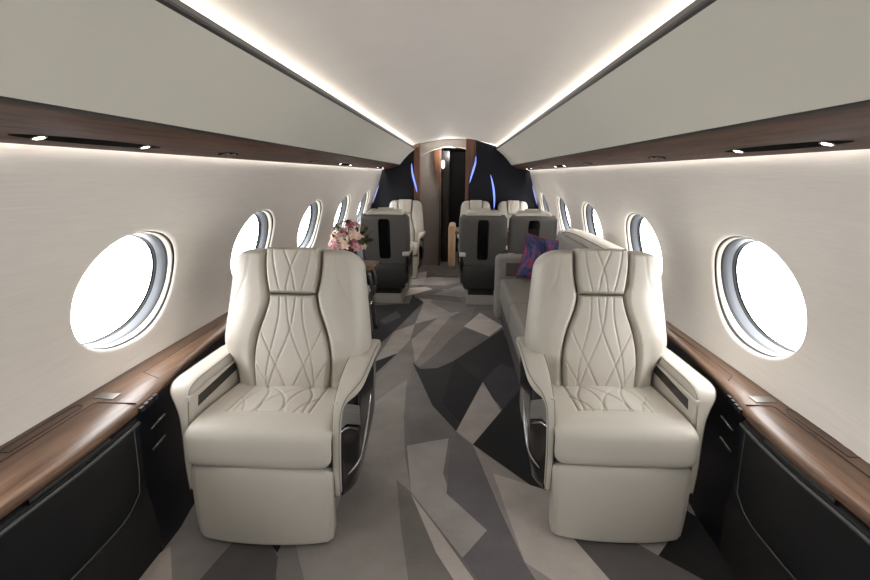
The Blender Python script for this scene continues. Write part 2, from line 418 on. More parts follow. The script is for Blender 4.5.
def ring_geo(side, c, prof, n=96):
    """prof = (scale, depth); follows the lining at the lip and becomes a plane tilted like the lining with depth"""
    cx, cz = oval(n); V = []
    for r, d in prof:
        k = min(1, max(0, d/.03))
        for u, w in zip(cx, cz):
            z = ZC+w*WB*r; x = float(wallX(z, side))*(1-k)+winX(z, side)*k+d+.024
            V.append((side*x, u*WA*r, z))
    F = grid_faces(len(prof), n, True)
    return V, (F if side < 0 else [f[::-1] for f in F])
def winX(z, side): return 1.232-side*.009-.29*(z-ZC)
wn = 0
for side in (-1, 1):
    for k, c in enumerate(WIN[side]):
        wn += 1; w = empty('window_%d' % wn, (0, c, 0))
        structure(w, 'oval cabin window number %d from the cockpit end on the %s side' % (k+1, 'flowers' if side < 0 else 'sofa'))
        link_mesh('window_seal', *ring_geo(side, c, [(1.0, 0), (.988, .008), (.978, .013)]), M['black'], w)
        link_mesh('shade_ring', *ring_geo(side, c, [(.990, .006), (.984, .004), (.976, .007), (.970, .013), (.966, .022)]), M['cream_ring'], w)
        link_mesh('window_seal', *ring_geo(side, c, [(.968, .020), (.960, .022), (.956, .028)]), M['black'], w)
        link_mesh('window_frame', *ring_geo(side, c, [(.959, .027), (.953, .029), (.938, .046), (.926, .068)]), M['silver'], w)
        link_mesh('window_seal', *ring_geo(side, c, [(.929, .064), (.918, .066), (.914, .072)]), M['black'], w)
        n = 96; cx, cz = oval(n)
        V = [(side*(winX(ZC+v*WB*.918, side)+q), u*WA*.918, ZC+v*WB*.918) for q in (.092, .096) for u, v in zip(cx, cz)]
        F = [tuple(range(n)), tuple(range(2*n-1, n-1, -1))]+[(i, i+n, (i+1) % n+n, (i+1) % n) for i in range(n)]
        link_mesh('pane', V, F, M['glass'], w, smooth=False)
        # the sleeve between lining and outer skin, so no light leaks round the frame
        link_mesh('sleeve', *ring_geo(side, c, [(1.03, .0), (1.02, .083), (.915, .083)]), M['black'], w)

def loft(name, prof, y0, y1, mat, parent=None, n=12, smooth=True, closed=False):
    """constant cross-section (x,z) along y"""
    ys = np.linspace(y0, y1, n); m = len(prof)
    V = [(p[0], y, p[1]) for y in ys for p in prof]; F = grid_faces(n, m, closed)
    if closed: F += [tuple(range(m)), tuple((n-1)*m+j for j in range(m-1, -1, -1))]
    o = link_mesh(name, V, F, mat, parent, smooth); fix_normals(o); return o

# ceiling
half = [(.689, 1.762), (.656, 1.784), (.598, 1.811), (.498, 1.840), (.374, 1.867), (.208, 1.894), (0, 1.905)]
cp = catmull([(-x, z) for x, z in half]+[(x, z) for x, z in half[-2::-1]], 60)
structure(loft('ceiling', [tuple(p) for p in cp], Y0, Y1+.3, M['ceiling']), 'pale arched cabin ceiling panel with glowing edges')

trim = 0
for side in (-1, 1):
    sd = 'flowers' if side < 0 else 'sofa'
    b = empty('overhead_bin', (side*.69, 2.4, 1.64))
    def loc(prof): return [(side*(x-.69), z-1.64) for x, z in prof]
    tag(b, 'long pale grey overhead bin front above the %s side of the cabin' % sd, 'overhead bin')
    pr = catmull([(.8020, 1.5375), (.747, 1.6045), (.6806, 1.6735), (.6266, 1.7190), (.5827, 1.7511)], 14)
    prof = [tuple(p) for p in pr]+[(.5976, 1.7586), (.6972, 1.7600), (.83, 1.6739), (.83, 1.557)]
    loft('bin_front', loc(prof), Y0-2.4, Y1-2.4, M['bin'], b, closed=True, smooth=False)
    loft('edge_strip', loc([(.5843, 1.7503), (.5777, 1.7586), (.5752, 1.7644), (.591, 1.7619)]), Y0-2.4, Y1-2.4, M['strip_dark'], b, closed=True, smooth=False)
    loft('edge_strip', loc([(.5752, 1.7644), (.571, 1.7752), (.5777, 1.7768), (.591, 1.7627)]), Y0-2.4, Y1-2.4, M['strip_mid'], b, closed=True, smooth=False)
    v = empty('wood_valance', (side*.913, 2.4, 1.49))
    tag(v, 'long dark walnut valance under the overhead bin above the %s side windows' % sd, 'valance')
    def loc2(prof): return [(side*(x-.913), z-1.49) for x, z in prof]
    wp = [tuple(p) for p in catmull([(.8125, 1.5285), (.8466, 1.5104), (.8881, 1.4921), (.9462, 1.4764), (.996, 1.4689), (1.0375, 1.4664)], 14)]
    loft('wood_face', loc2(wp+[(1.0408, 1.4705), (1.0292, 1.4847), (.913, 1.5162), (.83, 1.5411)]), Y0-2.4, Y1-2.4, M['walnut_dark'], v, closed=True, smooth=False)
    loft('edge_strip', loc2([(.8025, 1.5362), (.8060, 1.5325), (.8120, 1.5275), (.825, 1.537), (.8092, 1.5400)]), Y0-2.4, Y1-2.4, M['strip_dark'], v, closed=True, smooth=False)
    trim += 1
    structure(loft('trim_%d' % trim, [(side*x, z) for x, z in [(.835, 1.56), (.95, 1.535), (1.03, 1.535), (1.05, 1.553), (1.12, 1.558), (1.12, 1.60), (.835, 1.60)]], Y0, Y1, M['ceiling'], closed=True, smooth=False), 'light cove above the valance on the %s side' % sd)

    # reading lights and air vents in the valance
    tilt = side*math.radians(15)
    def fixture(nm, y, label, cat, grp):
        e = empty(nm, (side*.9337, y, 1.4790)); e.rotation_euler = (0, tilt, 0); tag(e, label, cat, grp); return e
    def slot_geo(l, w, t):
        n = 40; out = []
        for i in range(n):
            a = 2*math.pi*i/n; c, s = math.cos(a), math.sin(a)
            out.append((math.copysign(abs(s)**.9, s)*w/2*(.55+.45*(1-abs(c)**6)), math.copysign(abs(c)**1.0, c)*l/2))
        return prism_geo(out, 'z', -t, .004)
    near = ((1.14, 1.535), (1.235, 1.61))[side > 0]
    for k, dy in enumerate((0, 2.95, 4.85)):
        ya, yb = near[0]+dy, near[1]+dy
        where = ('pair closest to the viewer', 'middle pair along', 'last pair by the bulkhead')[k]
        e = fixture('reading_light', (ya+yb)/2, 'pair of lit reading spots in %s side valance, %s' % (sd, where), 'reading light', 'reading lights in the valances')
        o = link_mesh('slot', *slot_geo(yb-ya+.16, .040, .001), M['slot'], e, smooth=False); fix_normals(o)
        for yy in (ya, yb):
            q = link_mesh('lamp_bezel', *lathe_geo([(.017, .001), (.017, -.003), (.013, -.003)], 20, (0, yy-(ya+yb)/2, 0)), M['satin'], e)
            link_mesh('lamp_lens', *lathe_geo([(.013, -.0015), (.012, -.003), (.008, -.0035)], 20, (0, yy-(ya+yb)/2, 0)), M['white_led'], q)
    for k, yv in enumerate((2.10, 3.35, 5.3) if side < 0 else (2.25, 3.42, 5.4)):
        where = ('just past the first pair of spots', 'midway between first and second pairs', 'just past the second pair of spots')[k]
        e = fixture('air_vent', yv, 'dark air vent in %s side valance, %s' % (sd, where), 'air vent', 'air vents in the valances')
        o = link_mesh('slot', *slot_geo(.17, .045, .001), M['slot'], e, smooth=False); fix_normals(o)
        for q in (-1, 1): link_mesh('nozzle', *lathe_geo([(.017, .001), (.017, -.006), (.010, -.008), (.006, -.004)], 16, (0, q*.03, 0)), M['satin'] if q > 0 else M['strip_mid'], e)

# ------------------------------------------------------------------ side ledges
XF = {-1: smooth([(-2.5, 1.022), (.5, 1.028), (.95, 1.030), (1.2, 1.026), (1.45, 1.040), (1.62, 1.062), (1.9, 1.105), (2.3, 1.140), (2.9, 1.150), (7.3, 1.152)]),
      1: smooth([(-2.5, 1.05), (.6, 1.060), (1.05, 1.064), (1.29, 1.056), (1.52, 1.066), (1.73, 1.098), (2.0, 1.132), (2.45, 1.160), (3.0, 1.168), (7.3, 1.170)])}
def ledge(side):
    sd = 'flowers' if side < 0 else 'sofa'; xf = XF[side]; zt = .61; sh = 0 if side < 0 else .125; xb = 1.276 if side < 0 else 1.236
    e = empty('side_ledge', (side*1.15, 1.2, 0))
    tag(e, 'walnut topped side ledge with black leather front under the %s side windows' % sd, 'side ledge')
    O = np.array([side*1.15, 1.2, 0])
    def P(a, y, z): return tuple(np.array([side*a, y, z])-O)
    def strip(name, fn, ya, yb, mat, n=90, closed=False, par=e):
        rows = [[P(*q) for q in fn(y)] for y in np.linspace(ya, yb, n)]; m = len(rows[0])
        V = [p for r in rows for p in r]; F = grid_faces(n, m, closed)
        if closed: F += [tuple(range(m)), tuple((n-1)*m+j for j in range(m-1, -1, -1))]
        o = link_mesh(name, V, F, mat, par); fix_normals(o); return o
    top = strip('wood_top', lambda y: [(xb, y, zt+.003), (float(xf(y))+.05, y, zt+.002), (float(xf(y))+.022, y, zt), (float(xf(y))+.006, y, zt-.004), (float(xf(y)), y, zt-.013), (float(xf(y))+.002, y, zt-.03), (float(xf(y))+.02, y, zt-.038), (xb-.005, y, zt-.038)], Y0, Y1, M['walnut'], n=140, closed=True)
    ye = 1.47+sh
    base = 1.04 if side < 0 else 1.085
    # leather front with a stitched, piped lower edge
    def low(y): return .245 if y < ye-.12 else .245+.05*((y-(ye-.12))/.12)**2
    def fr(y):
        x = float(xf(y)); end = float(sstep(ye-.0, ye-.03, y)) if False else 1
        return [(x+.028, y, .571), (x+.012, y, .567), (x+.004, y, .557), (x+.002, y, .543), (x+.004, y, .49), (x+.006, y, .41), (x+.006, y, .34), (x+.006, y, low(y)+.012), (x+.012, y, low(y)), (x+.05, y, low(y)-.002)]
    strip('leather_panel', fr, Y0, ye, M['black_leather'], n=120)
    strip('kick_panel', lambda y: [(float(xf(y))+.03, y, .30), (max(base-.01, float(xf(y))+.005), y, .20), (base, y, .1), (base, y, .0)], Y0, ye+.02, M['kick'], n=80)
    strip('back_panel', lambda y: [(float(xf(y))+.028, y, .571), (float(xf(y))+.028, y, .2), (max(base, float(xf(y))-.02), y, .0)], ye-.05, Y1, M['navy_dark'], n=60)
    v, f = tube_geo([P(float(xf(y))-.001, y, .548) for y in np.linspace(Y0, ye, 90)], .006); link_mesh('piping', v, f, M['pipe'], e)
    pth = [P(float(xf(y))+.002, y, .262+(.05*(max(0, y-(ye-.16))/.12)**2)) for y in np.linspace(Y0, ye-.05, 70)]+[P(float(xf(ye))+.0, ye-.035, .38), P(float(xf(ye))+.0, ye-.03, .50), P(float(xf(ye))+.0, ye-.03, .545)]
    v, f = tube_geo(pth, .0022, m=6); link_mesh('stitching', v, f, M['thread'], e)
    # shadow gap under the wood
    strip('slot', lambda y: [(float(xf(y))+.003, y, .580), (float(xf(y))-.0015, y, .577), (float(xf(y))-.0015, y, .563), (float(xf(y))+.004, y, .559)], 1.02+sh, 1.32+sh, M['black'], n=20)
    # seams of the folding table lid, tray and latch in the wood
    def line(name, pts, r, mat, par=top, z=zt+.0025):
        v, f = tube_geo([P(a, y, z) for a, y in pts], r, m=6); return link_mesh(name, v, f, mat, par)
    xs = 1.200 if side < 0 else 1.185
    line('seam', [(xs-.012, Y0+.2), (xs, 1.47+sh), (xs-.008, 1.485+sh), (float(xf(1.49+sh))+.012, 1.487+sh)], .0026, M['black'])
    line('seam', [(xs+.005, 2.45+sh), (xs, 1.75+sh), (float(xf(1.72+sh))+.03, 1.70+sh)], .0014, M['black'])
    ya, yb_, xa, xc = 1.17+sh, 1.46+sh, xs+.018, xs+.052
    line('tray_outline', [(xa, ya), (xa, yb_-.02), (xa+.010, yb_), (xc-.010, yb_), (xc, yb_-.02), (xc, ya), (xa, ya)], .0024, M['black'])
    bx = [(xs-.045, 1.508), (xs+.032, 1.515), (xs+.032, 1.560), (xs-.045, 1.556)]
    v, f = prism_geo([P(a, y+sh, 0)[:2] for a, y in bx], 'z', zt+.001, zt+.005); o = link_mesh('latch', v, f, M['satin'], top, smooth=False); fix_normals(o)
    # little dark switches on the front edge and silver drawer pulls behind the chair
    for k in range(4):
        y = ye+.02+.032*k; x = float(xf(y)); v, f = box_geo(-.008, .010, -.011, .011, -.009, .009, b=.002)
        v = [tuple(np.array(p)+np.array(P(x-.001, y, .589))) for p in v]; link_mesh('switch', v, f, M['black'], e, smooth=False)
    for z, ya, yb in ((.462, ye+.11, ye+.22), (.38, ye+.10, ye+.20)):
        v, f = tube_geo([P(float(xf(y))+.022, y, z) for y in np.linspace(ya, yb, 6)], .004, m=8); link_mesh('drawer_pull', v, f, M['satin'], e)
ledge(-1); ledge(1)

# ------------------------------------------------------------------ ends of the cabin
BK = 7.2
def outline(side, x_in, ztop):
    o = [(x_in, 0), (x_in, ztop), (.69, 1.762), (.80, 1.55), (1.03, 1.475)]+[(float(wallX(z, side)), z) for z in (1.46, 1.3, 1.1, .95, .8, .62)]+[(1.12, .60), (1.06, 0)]
    return [(side*x, z) for x, z in o]
structure(prism('wall_back_left', outline(-1, .597, 1.81), 'y', BK-.04, BK+.05, M['navy']), 'dark navy bulkhead panel beside the doorway, on the flowers side')
structure(prism('wall_back_right', [(.195, 0), (.195, 1.18), (.199, 1.28), (.220, 1.40), (.271, 1.569), (.288, 1.68), (.288, 1.88)]+outline(1, .288, 1.88)[2:], 'y', BK-.04, BK+.05, M['navy']), 'dark navy bulkhead panel beside the doorway, on the sofa side')
structure(prism('trim_3', [(-.60, 0), (-.60, 1.81), (-.517, 1.836), (-.517, 0)], 'y', BK-.05, BK+.06, M['walnut_upright']), 'walnut upright at the doorway edge on the flowers side')
structure(prism('trim_4', [(.148, 0), (.148, 1.90), (.292, 1.883), (.292, 0)], 'y', BK-.03, BK+.06, M['walnut_upright']), 'walnut upright at the doorway edge on the sofa side')
ar = [(x, 1.795-.16*((x+.06)/.5)**2) for x in np.linspace(-.53, .155, 15)]
structure(prism('trim_5', ar+[(.155, 1.90), (-.2, 1.895), (-.53, 1.83)], 'y', BK+.10, BK+.26, M['ceiling']), 'pale arched header over the doorway')
structure(prism('wall_passage', [(-.57, 0), (-.57, 1.80), (-.22, 1.80), (-.22, 0)], 'y', BK+.30, BK+.35, M['taupe']), 'taupe closet wall just inside the doorway')
structure(prism('wall_leak_stop', [(-.64, 0), (-.64, 1.80), (-.60, 1.80), (-.60, 0)], 'y', BK+.05, BK+.36, M['taupe']), 'added taupe panel hidden behind the doorway upright, keeping outside light out')  # added unseen panel, closes the gap where sky light leaked onto the floor
structure(prism('door_1', [(-.25, 0), (-.241, .875), (-.25, 1.214), (-.305, 1.425), (-.326, 1.57), (-.326, 1.79), (-.224, 1.79), (-.224, 0)], 'y', BK+.26, BK+.31, M['walnut_upright']), 'walnut door edge with a curved side in the doorway')
structure(prism('wall_galley_left', [(-.245, 0), (-.245, 1.9), (-.225, 1.9), (-.225, 0)], 'y', BK+.31, 8.95, M['black']), 'near black passage wall beyond the doorway, on the flowers side')
structure(prism('wall_galley_right', [(.165, 0), (.165, 1.9), (.20, 1.9), (.20, 0)], 'y', BK+.06, 8.95, M['black']), 'near black passage wall beyond the doorway, on the sofa side')
structure(prism('wall_galley_back', [(-.6, 0), (-.6, 1.95), (.3, 1.95), (.3, 0)], 'y', 8.90, 8.95, M['black']), 'near black far wall of the passage')
structure(prism('trim_6', [(-.6, 1.79), (-.6, 1.95), (.3, 1.95), (.3, 1.79)], 'y', BK+.31, 8.9, M['black']), 'near black passage ceiling')
structure(prism('trim_7', [(-.10, 0), (-.10, 1.76), (-.215, 1.76), (-.215, 0)], 'y', 7.8, 7.84, mat_plain('dark_door', (34, 27, 24), .25)), 'dark polished galley door standing in the passage')
structure(prism('wall_front', [(-1.3, 0), (-1.3, 1.5), (-.8, 1.95), (.8, 1.95), (1.3, 1.5), (1.3, 0)], 'y', Y0-.06, Y0, M['ceiling']), 'pale forward bulkhead')
e = empty('wall_lamp', (-.20, 7.775, 1.49)); tag(e, 'small bright wall lamp glowing in the dark passage beyond the doorway', 'lamp')
link_mesh('lamp_shade', *lathe_geo([(.012, .0), (.026, .02), (.03, .07), (.022, .12), (.01, .13)], 14), mat_emit('lamp_glow', (255, 240, 220), 1.2), e)
link_mesh('wall_bracket', *box_geo(-.015, .005, -.006, .006, -.06, .01), M['satin'], e)

cl = empty('ceiling_light', (-.03, 7.36, 1.792)); tag(cl, 'small round downlight glowing in the arched doorway header', 'ceiling light')
link_mesh('bezel', *lathe_geo([(.05, .004), (.05, -.006), (.04, -.008)], 20), M['satin'], cl)
link_mesh('lens', *lathe_geo([(.04, -.004), (.038, -.009), (.02, -.010)], 20), M['soft_led'], cl)
_l = bpy.data.lights.new('doorway_light', 'POINT'); _l.energy = 5; _l.shadow_soft_size = .04; _l.color = (1, .95, .9); _o = bpy.data.objects.new('doorway_light', _l); COL.objects.link(_o); _o.location = (-.10, 7.34, 1.72)
def accent(pts, label, rad=.012, mat='blue_led'):
    v, f = tube_geo(pts, lambda t: .002+rad*math.sin(math.pi*min(1, max(0, t)))**.7, m=8, n=24)
    o = link_mesh('accent_light', v, f, M[mat]); tag(o, label, 'accent light', 'blue accent lights on the bulkhead')
accent([(-.635, 7.155, 1.552), (-.628, 7.155, 1.451), (-.608, 7.15, 1.349), (-.570, 7.145, 1.214), (-.556, 7.145, 1.146)], 'curved blue light strip on the navy bulkhead behind the single facing chair')
accent([(.292, 7.155, 1.663), (.286, 7.155, 1.569), (.264, 7.155, 1.485), (.234, 7.155, 1.383), (.208, 7.155, 1.281)], 'curved blue light strip on the bulkhead right along the walnut doorway upright')
accent([(.508, 7.155, 1.40), (.542, 7.155, 1.281), (.563, 7.155, 1.171), (.576, 7.155, 1.044), (.576, 7.155, .917)], 'curved blue light strip low on the navy bulkhead between the paired chairs')
for g, sd in ((-1, 'flowers'), (1, 'sofa')):
    accent([(g*(float(wallX(z, g))-.012), 7.15, z) for z in (1.25, 1.15, 1.05, .98)], 'thin blue light edge where the navy bulkhead meets the %s side wall' % sd, .005, 'pale_led')

# ------------------------------------------------------------------ the lounge chairs
def make_chair(name, sx, club=False):
    """sx = side of the aisle arm. Origin on the floor below the cushion's front edge, the chair faces -y."""
    r = empty(name)
    L = M['leather']
    # --- footrest
    wf = lambda t: .272-.010*t-.014*sstep(.90, 1.0, t)**2-.006*(1-sstep(0, .05, t))
    pad('footrest', [(.035, .328), (.018, .295), (.008, .2), (.010, .1), (.018, .018)], wf,
        lambda s, t, x, l: .026*(1-np.abs(s)**2.2)+.014-.014*np.abs(s)**30-.014*(1-sstep(0, .05, t))-.012*sstep(.96, 1, t), -.06, L, r, ns=90, nt=60,
        seams=[[(-.258, 0), (-.25, .35)], [(.258, 0), (.25, .35)]], gw=.0035, gd=.004, flip=-1)
    # --- cushion
    cur = [(.56, .472), (.42, .486), (.25, .498), (.11, .505), (.05, .504), (.006, .493), (-.020, .466), (-.030, .41), (-.027, .365), (-.002, .337)]
    q = [[(-.165, 0), (-.160, .44)], [(.165, 0), (.160, .44)], [(-.165, .44), (.165, .44)]]
    for g in (-1, 1):
        q.append([(g*x, y) for x, y in catmull([(.165, .16), (.06, .22), (-.02, .32), (-.06, .44)], 14)])
        q.append([(g*x, y) for x, y in catmull([(.10, .04), (.11, .16), (.06, .28), (.045, .44)], 14)])
        q.append([(g*x, y) for x, y in catmull([(-.02, .04), (.06, .16), (.125, .28), (.135, .44)], 14)])
        q.append([(g*x, y) for x, y in catmull([(.165, .30), (.12, .38), (.10, .44)], 8)])
    pad('seat_cushion', cur, lambda t: .273-.008*sstep(.90, 1, t), lambda s, t, x, l: .012*np.cos(np.clip(x/.17, -1, 1)*np.pi/2)*(1-sstep(.5, .65, t))-.006*np.abs(s)**4-.02*np.abs(s)**26-.02*sstep(.97, 1, t), -.05, L, r, ns=170, nt=220, seams=q, gw=.0038, gd=.0048, flip=-1)
    # --- backrest
    bc = [(.47, .42), (.495, .55), (.53, .70), (.566, .84), (.598, .965), (.622, 1.060)]
    win = smooth([(0, .155), (.10, .163), (.26, .168), (.42, .152), (.58, .115), (.68, .103), (.76, .112), (.88, .121), (1.0, .118)])
    wo0 = smooth([(0, .262), (.14, .272), (.23, .292), (.31, .322), (.38, .328), (.55, .318), (.75, .303), (.9, .292), (1.0, .286)])
    def wo(t):
        rr = .13; u = np.clip((t-(1-rr))/rr, 0, 1); return wo0(t)-.105*(1-np.sqrt(np.clip(1-u**2.2, 0, 1)))
    def dbody(s, t, x, l):
        a = np.abs(x); w = win(t)
        d = .062+.062*sstep(w-.010, w+.022, a)*(.25+.75*sstep(.12, .42, t)+.35*(1-sstep(w+.02, w+.07, a))*(1-sstep(.12, .42, t)))-.022*sstep(w+.07, w+.19, a)
        edge = (wo(t)-a); d = d*np.sqrt(np.clip(1-(1-np.clip(edge/.05, 0, 1))**2, 0, 1))
        top = np.clip((1-t)/.055, 0, 1); return d*np.sqrt(np.clip(1-(1-top)**2, 0.0, 1))-.0
    sm = []
    for g in (-1, 1):
        sm.append([(g*x, y) for x, y in catmull([(.285, .30), (.262, .40), (.215, .50), (.20, .56), (.19, .645)], 14)])
    ts = 1-(np.linspace(1, 0, 90))**1.25
    pad('backrest', bc, wo, dbody, -.055, L, r, ns=90, nt=90, seams=sm, gw=.004, gd=.0025, tspace=ts)
    Lb = .67
    def insert(nm, t0, t1, seams, bulge, n):
        c = catmull(bc, 200); i0, i1 = int(t0*199), int(t1*199)
        cc = [tuple(c[int(k)]) for k in np.linspace(i0, i1, 8)]
        wfun = lambda t: win(t0+(t1-t0)*t)-.002
        def df(s, t, x, l):
            m = np.minimum((wfun(t)-np.abs(x))/.016, np.minimum(t*l/.016, (1-t)*l/.016)); m = np.clip(m, 0, 1)
            return .072+bulge*np.sqrt(np.clip(1-(1-m)**2, 0, 1))+.012*np.cos(np.clip(x/.17, -1, 1)*np.pi/2)
        pad(nm, cc, wfun, df, .03, L, r, ns=n, nt=int(n*1.25), seams=seams, gw=.0036, gd=.0042)
    H = .455
    def fam(cs, W): # (u, v) with v measured down from the top
        out = []
        for c in cs:
            for g in (-1, 1): out.append([(g*u*W(v), (1-v)*H) for u, v in catmull(c, 18)])
        return out
    Wl = lambda v: float(win((1-v)*.685))
    insert('back_cushion', 0.0, .685, fam([[(-.50, 0), (-.42, .3), (-.62, .75), (-.72, 1)], [(-.22, 0), (.0, .34), (.42, .72), (.72, 1)], [(-1.0, .30), (-.45, .62), (.06, 1)], [(.98, .62), (.62, .86), (.5, 1)]], Wl), .044, 130)
    H2 = .21
    def fam2(cs): return [[(g*u*float(win(.69+.31*(1-v))), (1-v)*H2) for u, v in catmull(c, 10)] for c in cs for g in (-1, 1)]
    insert('headrest', .69, 1.0, fam2([[(-.72, 0), (-.60, .5), (-.45, 1)], [(-.34, 0), (0, .48), (.22, 1)], ]), .055, 100)
    # --- shell behind
    wsh = lambda t: smooth([(0, .352), (.1, .358), (.45, .360), (.75, .352), (.9, .33), (1, .31)] if club else [(0, .262), (.1, .284), (.3, .303), (.5, .316), (.75, .318), (.9, .30), (1, .285)])(t)-.035*(1-sstep(0, .07, t))
    def dsh(s, t, x, l):
        m = np.minimum(np.minimum((1-np.abs(s))*.3/.05, t*l/.04), (1-t)*l/.05+.3); m = np.clip(m, 0, 1)
        return .06*np.sqrt(np.clip(1-(1-m)**2, 0, 1))-.02*s*s
    sc = [(.668, 1.022), (.655, .95), (.63, .80), (.60, .62), (.575, .46)]
    sh = pad('back_shell', sc, wsh, dsh, -.03, M['shell'], r, ns=50, nt=50)
    def pt(t, x, d):
        c = catmull(sc, 100)[int(t*99)]; return (x, c[0]+d, c[1])
    ov = []
    n = 40
    V = []
    for k in range(n):
        a = 2*math.pi*k/n; c_, s_ = math.cos(a), math.sin(a)
        u = math.copysign(abs(c_)**.32, c_); w = math.copysign(abs(s_)**.2, s_)
        V.append(pt(.48-.385*w, u*.082, .0655)); ov.append(V[-1])
    V2 = [(p[0], p[1]-.05, p[2]) for p in V]
    F = [tuple(range(n)), tuple(range(2*n-1, n-1, -1))]+[(i, i+n, (i+1) % n+n, (i+1) % n) for i in range(n)]
    o = link_mesh('recess_panel', V+V2, F, M['gloss'], sh, smooth=False); fix_normals(o)
    lc = [(.585, .455), (.60, .40), (.595, .30), (.56, .18)]
    pad('lower_shell', lc, lambda t: .325-.05*sstep(.6, 1, t), lambda s, t, x, l: .05*np.sqrt(np.clip(1-np.abs(s)**6, 0, 1))-.015*s*s-.03*sstep(.85, 1, t), -.06, M['shell_low'], r, ns=36, nt=24)
    # --- base
    box('base', -.225, .225, .08, .56, .0, .115, mat=M['plinth'], parent=r, b=.012)
    box('base_column', -.20, .20, .10, .54, .10, .40, mat=M['shell_low'], parent=r, b=.01)
    # --- arms: window side (curled front), aisle side (tapering forward)
    W, A = -sx, sx
    wa = [(.322*W, .57, .600, .083, .046), (.323*W, .42, .602, .085, .046), (.325*W, .26, .602, .087, .046), (.326*W, .15, .600, .088, .046), (.322*W, .105, .585, .078, .046), (.310*W, .088, .548, .054, .044), (.300*W, .078, .50, .036, .045), (.294*W, .066, .42, .028, .045), (.290*W, .054, .32, .025, .042), (.287*W, .050, .205, .022, .03)]
    def arm_piping(pts, par):
        P = catmull(pts, 60)[4:]; T = np.gradient(P[:, 1:3], axis=0); T /= np.linalg.norm(T, axis=1)[:, None]
        for g in (-1, 1):
            q = [(p[0]+g*p[3]*.475, p[1]-t[1]*sg*p[4]*.40, p[2]+t[0]*sg*p[4]*.40) for p, t in zip(P, T) for sg in (-1,)]
            v, f = tube_geo(q, .0022, m=6); link_mesh('piping', v, f, M['arm_piping'], par)
    aw = sweep('armrest', wa, M['leather_side'], r, n=80, m=32, e=5.0)
    arm_piping(wa, aw)
    v, f = box_geo(.274, .300, .072, .56, .23, .583, b=.010); v = [(x*W, y, z) for x, y, z in v]; o = link_mesh('arm_inner', v, f, L, r, smooth=False); fix_normals(o)
    st = [(.2730*W, y, z) for y, z in ((.115, .522), (.56, .538), (.56, .578), (.125, .562))]; st2 = [(x+.01*W, y, z) for x, y, z in st]
    o = link_mesh('arm_inset', st+st2, [(0, 1, 2, 3), (7, 6, 5, 4), (0, 4, 5, 1), (1, 5, 6, 2), (2, 6, 7, 3), (3, 7, 4, 0)], M['gloss'], r, smooth=False); fix_normals(o)
    aa = [(.300*A, .68, .592, .100, .046), (.300*A, .52, .600, .104, .046), (.306*A, .34, .604, .102, .046), (.312*A, .20, .604, .092, .046), (.309*A, .13, .597, .072, .045), (.296*A, .085, .578, .042, .042), (.287*A, .062, .54, .030, .042), (.2835*A, .048, .46, .026, .042), (.282*A, .040, .34, .024, .04), (.282*A, .044, .205, .022, .032)]
    ab = sweep('armrest', aa, M['leather_side'], r, n=80, m=32, e=5.0)
    arm_piping(aa, ab)
    v, f = box_geo(.2735, .292, .056, .60, .23, .585, b=.006); v = [(x*A, y, z) for x, y, z in v]; o = link_mesh('arm_inner', v, f, L, r, smooth=False); fix_normals(o)
    # --- glossy side panels
    def side_panel(g, bulge):
        zb = smooth([(.05, .195), (.12, .175), (.25, .170), (.38, .190), (.52, .258), (.60, .34), (.64, .42)])
        zt = interp([(.05, .54), (.09, .575), (.64, .580)])
        ny, nz = 40, 26; V = []
        for y in np.linspace(.092 if bulge < .04 else .058, .64, ny):
            for k in np.linspace(0, 1, nz):
                z = float(zb(y)); z = z+(float(zt(y))-z)*k
                x = .291+bulge*float(sstep(.04, .20, y))-.018*(1-float(sstep(0, .25, k)))*float(sstep(.05, .2, y))-.012*float(sstep(.5, .64, y))
                V.append((g*x, y, z))
        n = len(V); V += [(p[0]-g*.006, p[1], p[2]) for p in V]; F = grid_faces(ny, nz); F += [tuple(q+n for q in reversed(f)) for f in F]
        per = [j for j in range(nz)]+[i*nz+nz-1 for i in range(1, ny)]+[(ny-1)*nz+j for j in range(nz-2, -1, -1)]+[i*nz for i in range(ny-2, 0, -1)]
        for a, b in zip(per, per[1:]+per[:1]): F.append((b, a, n+a, n+b))
        o = link_mesh('side_panel', V, F, M['gloss'], r); fix_normals(o); return o
    side_panel(W, .035)
    pn = side_panel(A, .050)
    X = lambda y: .288+.050*float(sstep(.04, .20, y))-.012*float(sstep(.5, .64, y))
    sv, sf = tube_geo([(A*(X(y)+.001), y, z) for y, z in ((.10, .255), (.17, .272), (.25, .305), (.33, .352), (.39, .402), (.43, .45))], lambda t: .002+.0085*math.sin(math.pi*t)**.8, m=8, n=30)
    link_mesh('trim_strip', sv, sf, M['chrome'], pn)
    # control pod: ribbed satin plate with a dark cup below it
    cv = []
    ny, nz = 16, 24
    for y in np.linspace(.062, .185, ny):
        for k, z in enumerate(np.linspace(.475, .572, nz)):
            zz = z+.0*y; rib = .0015*math.sin(k*math.pi/1.5)
            cv.append((A*(X(y)+.006+rib-.006*max(0, (z-.54)/.03)**2), y, zz+(.0 if y < .1 else -.05*(y-.1)/.085)))
    n = len(cv); cv += [(p[0]-A*.02, p[1], p[2]) for p in cv]; F = grid_faces(ny, nz); F += [tuple(q+n for q in reversed(f)) for f in F]
    per = [j for j in range(nz)]+[i*nz+nz-1 for i in range(1, ny)]+[(ny-1)*nz+j for j in range(nz-2, -1, -1)]+[i*nz for i in range(ny-2, 0, -1)]
    for a, b in zip(per, per[1:]+per[:1]): F.append((b, a, n+a, n+b))
    o = link_mesh('control_panel', cv, F, M['satin_light'], pn); fix_normals(o)
    sv, sf = tube_geo([(A*(X(y)+.003), y, z) for y, z in ((.058, .462), (.11, .452), (.17, .415))], .005, m=8, n=12); link_mesh('control_rim', sv, sf, M['chrome'], pn)
    return r

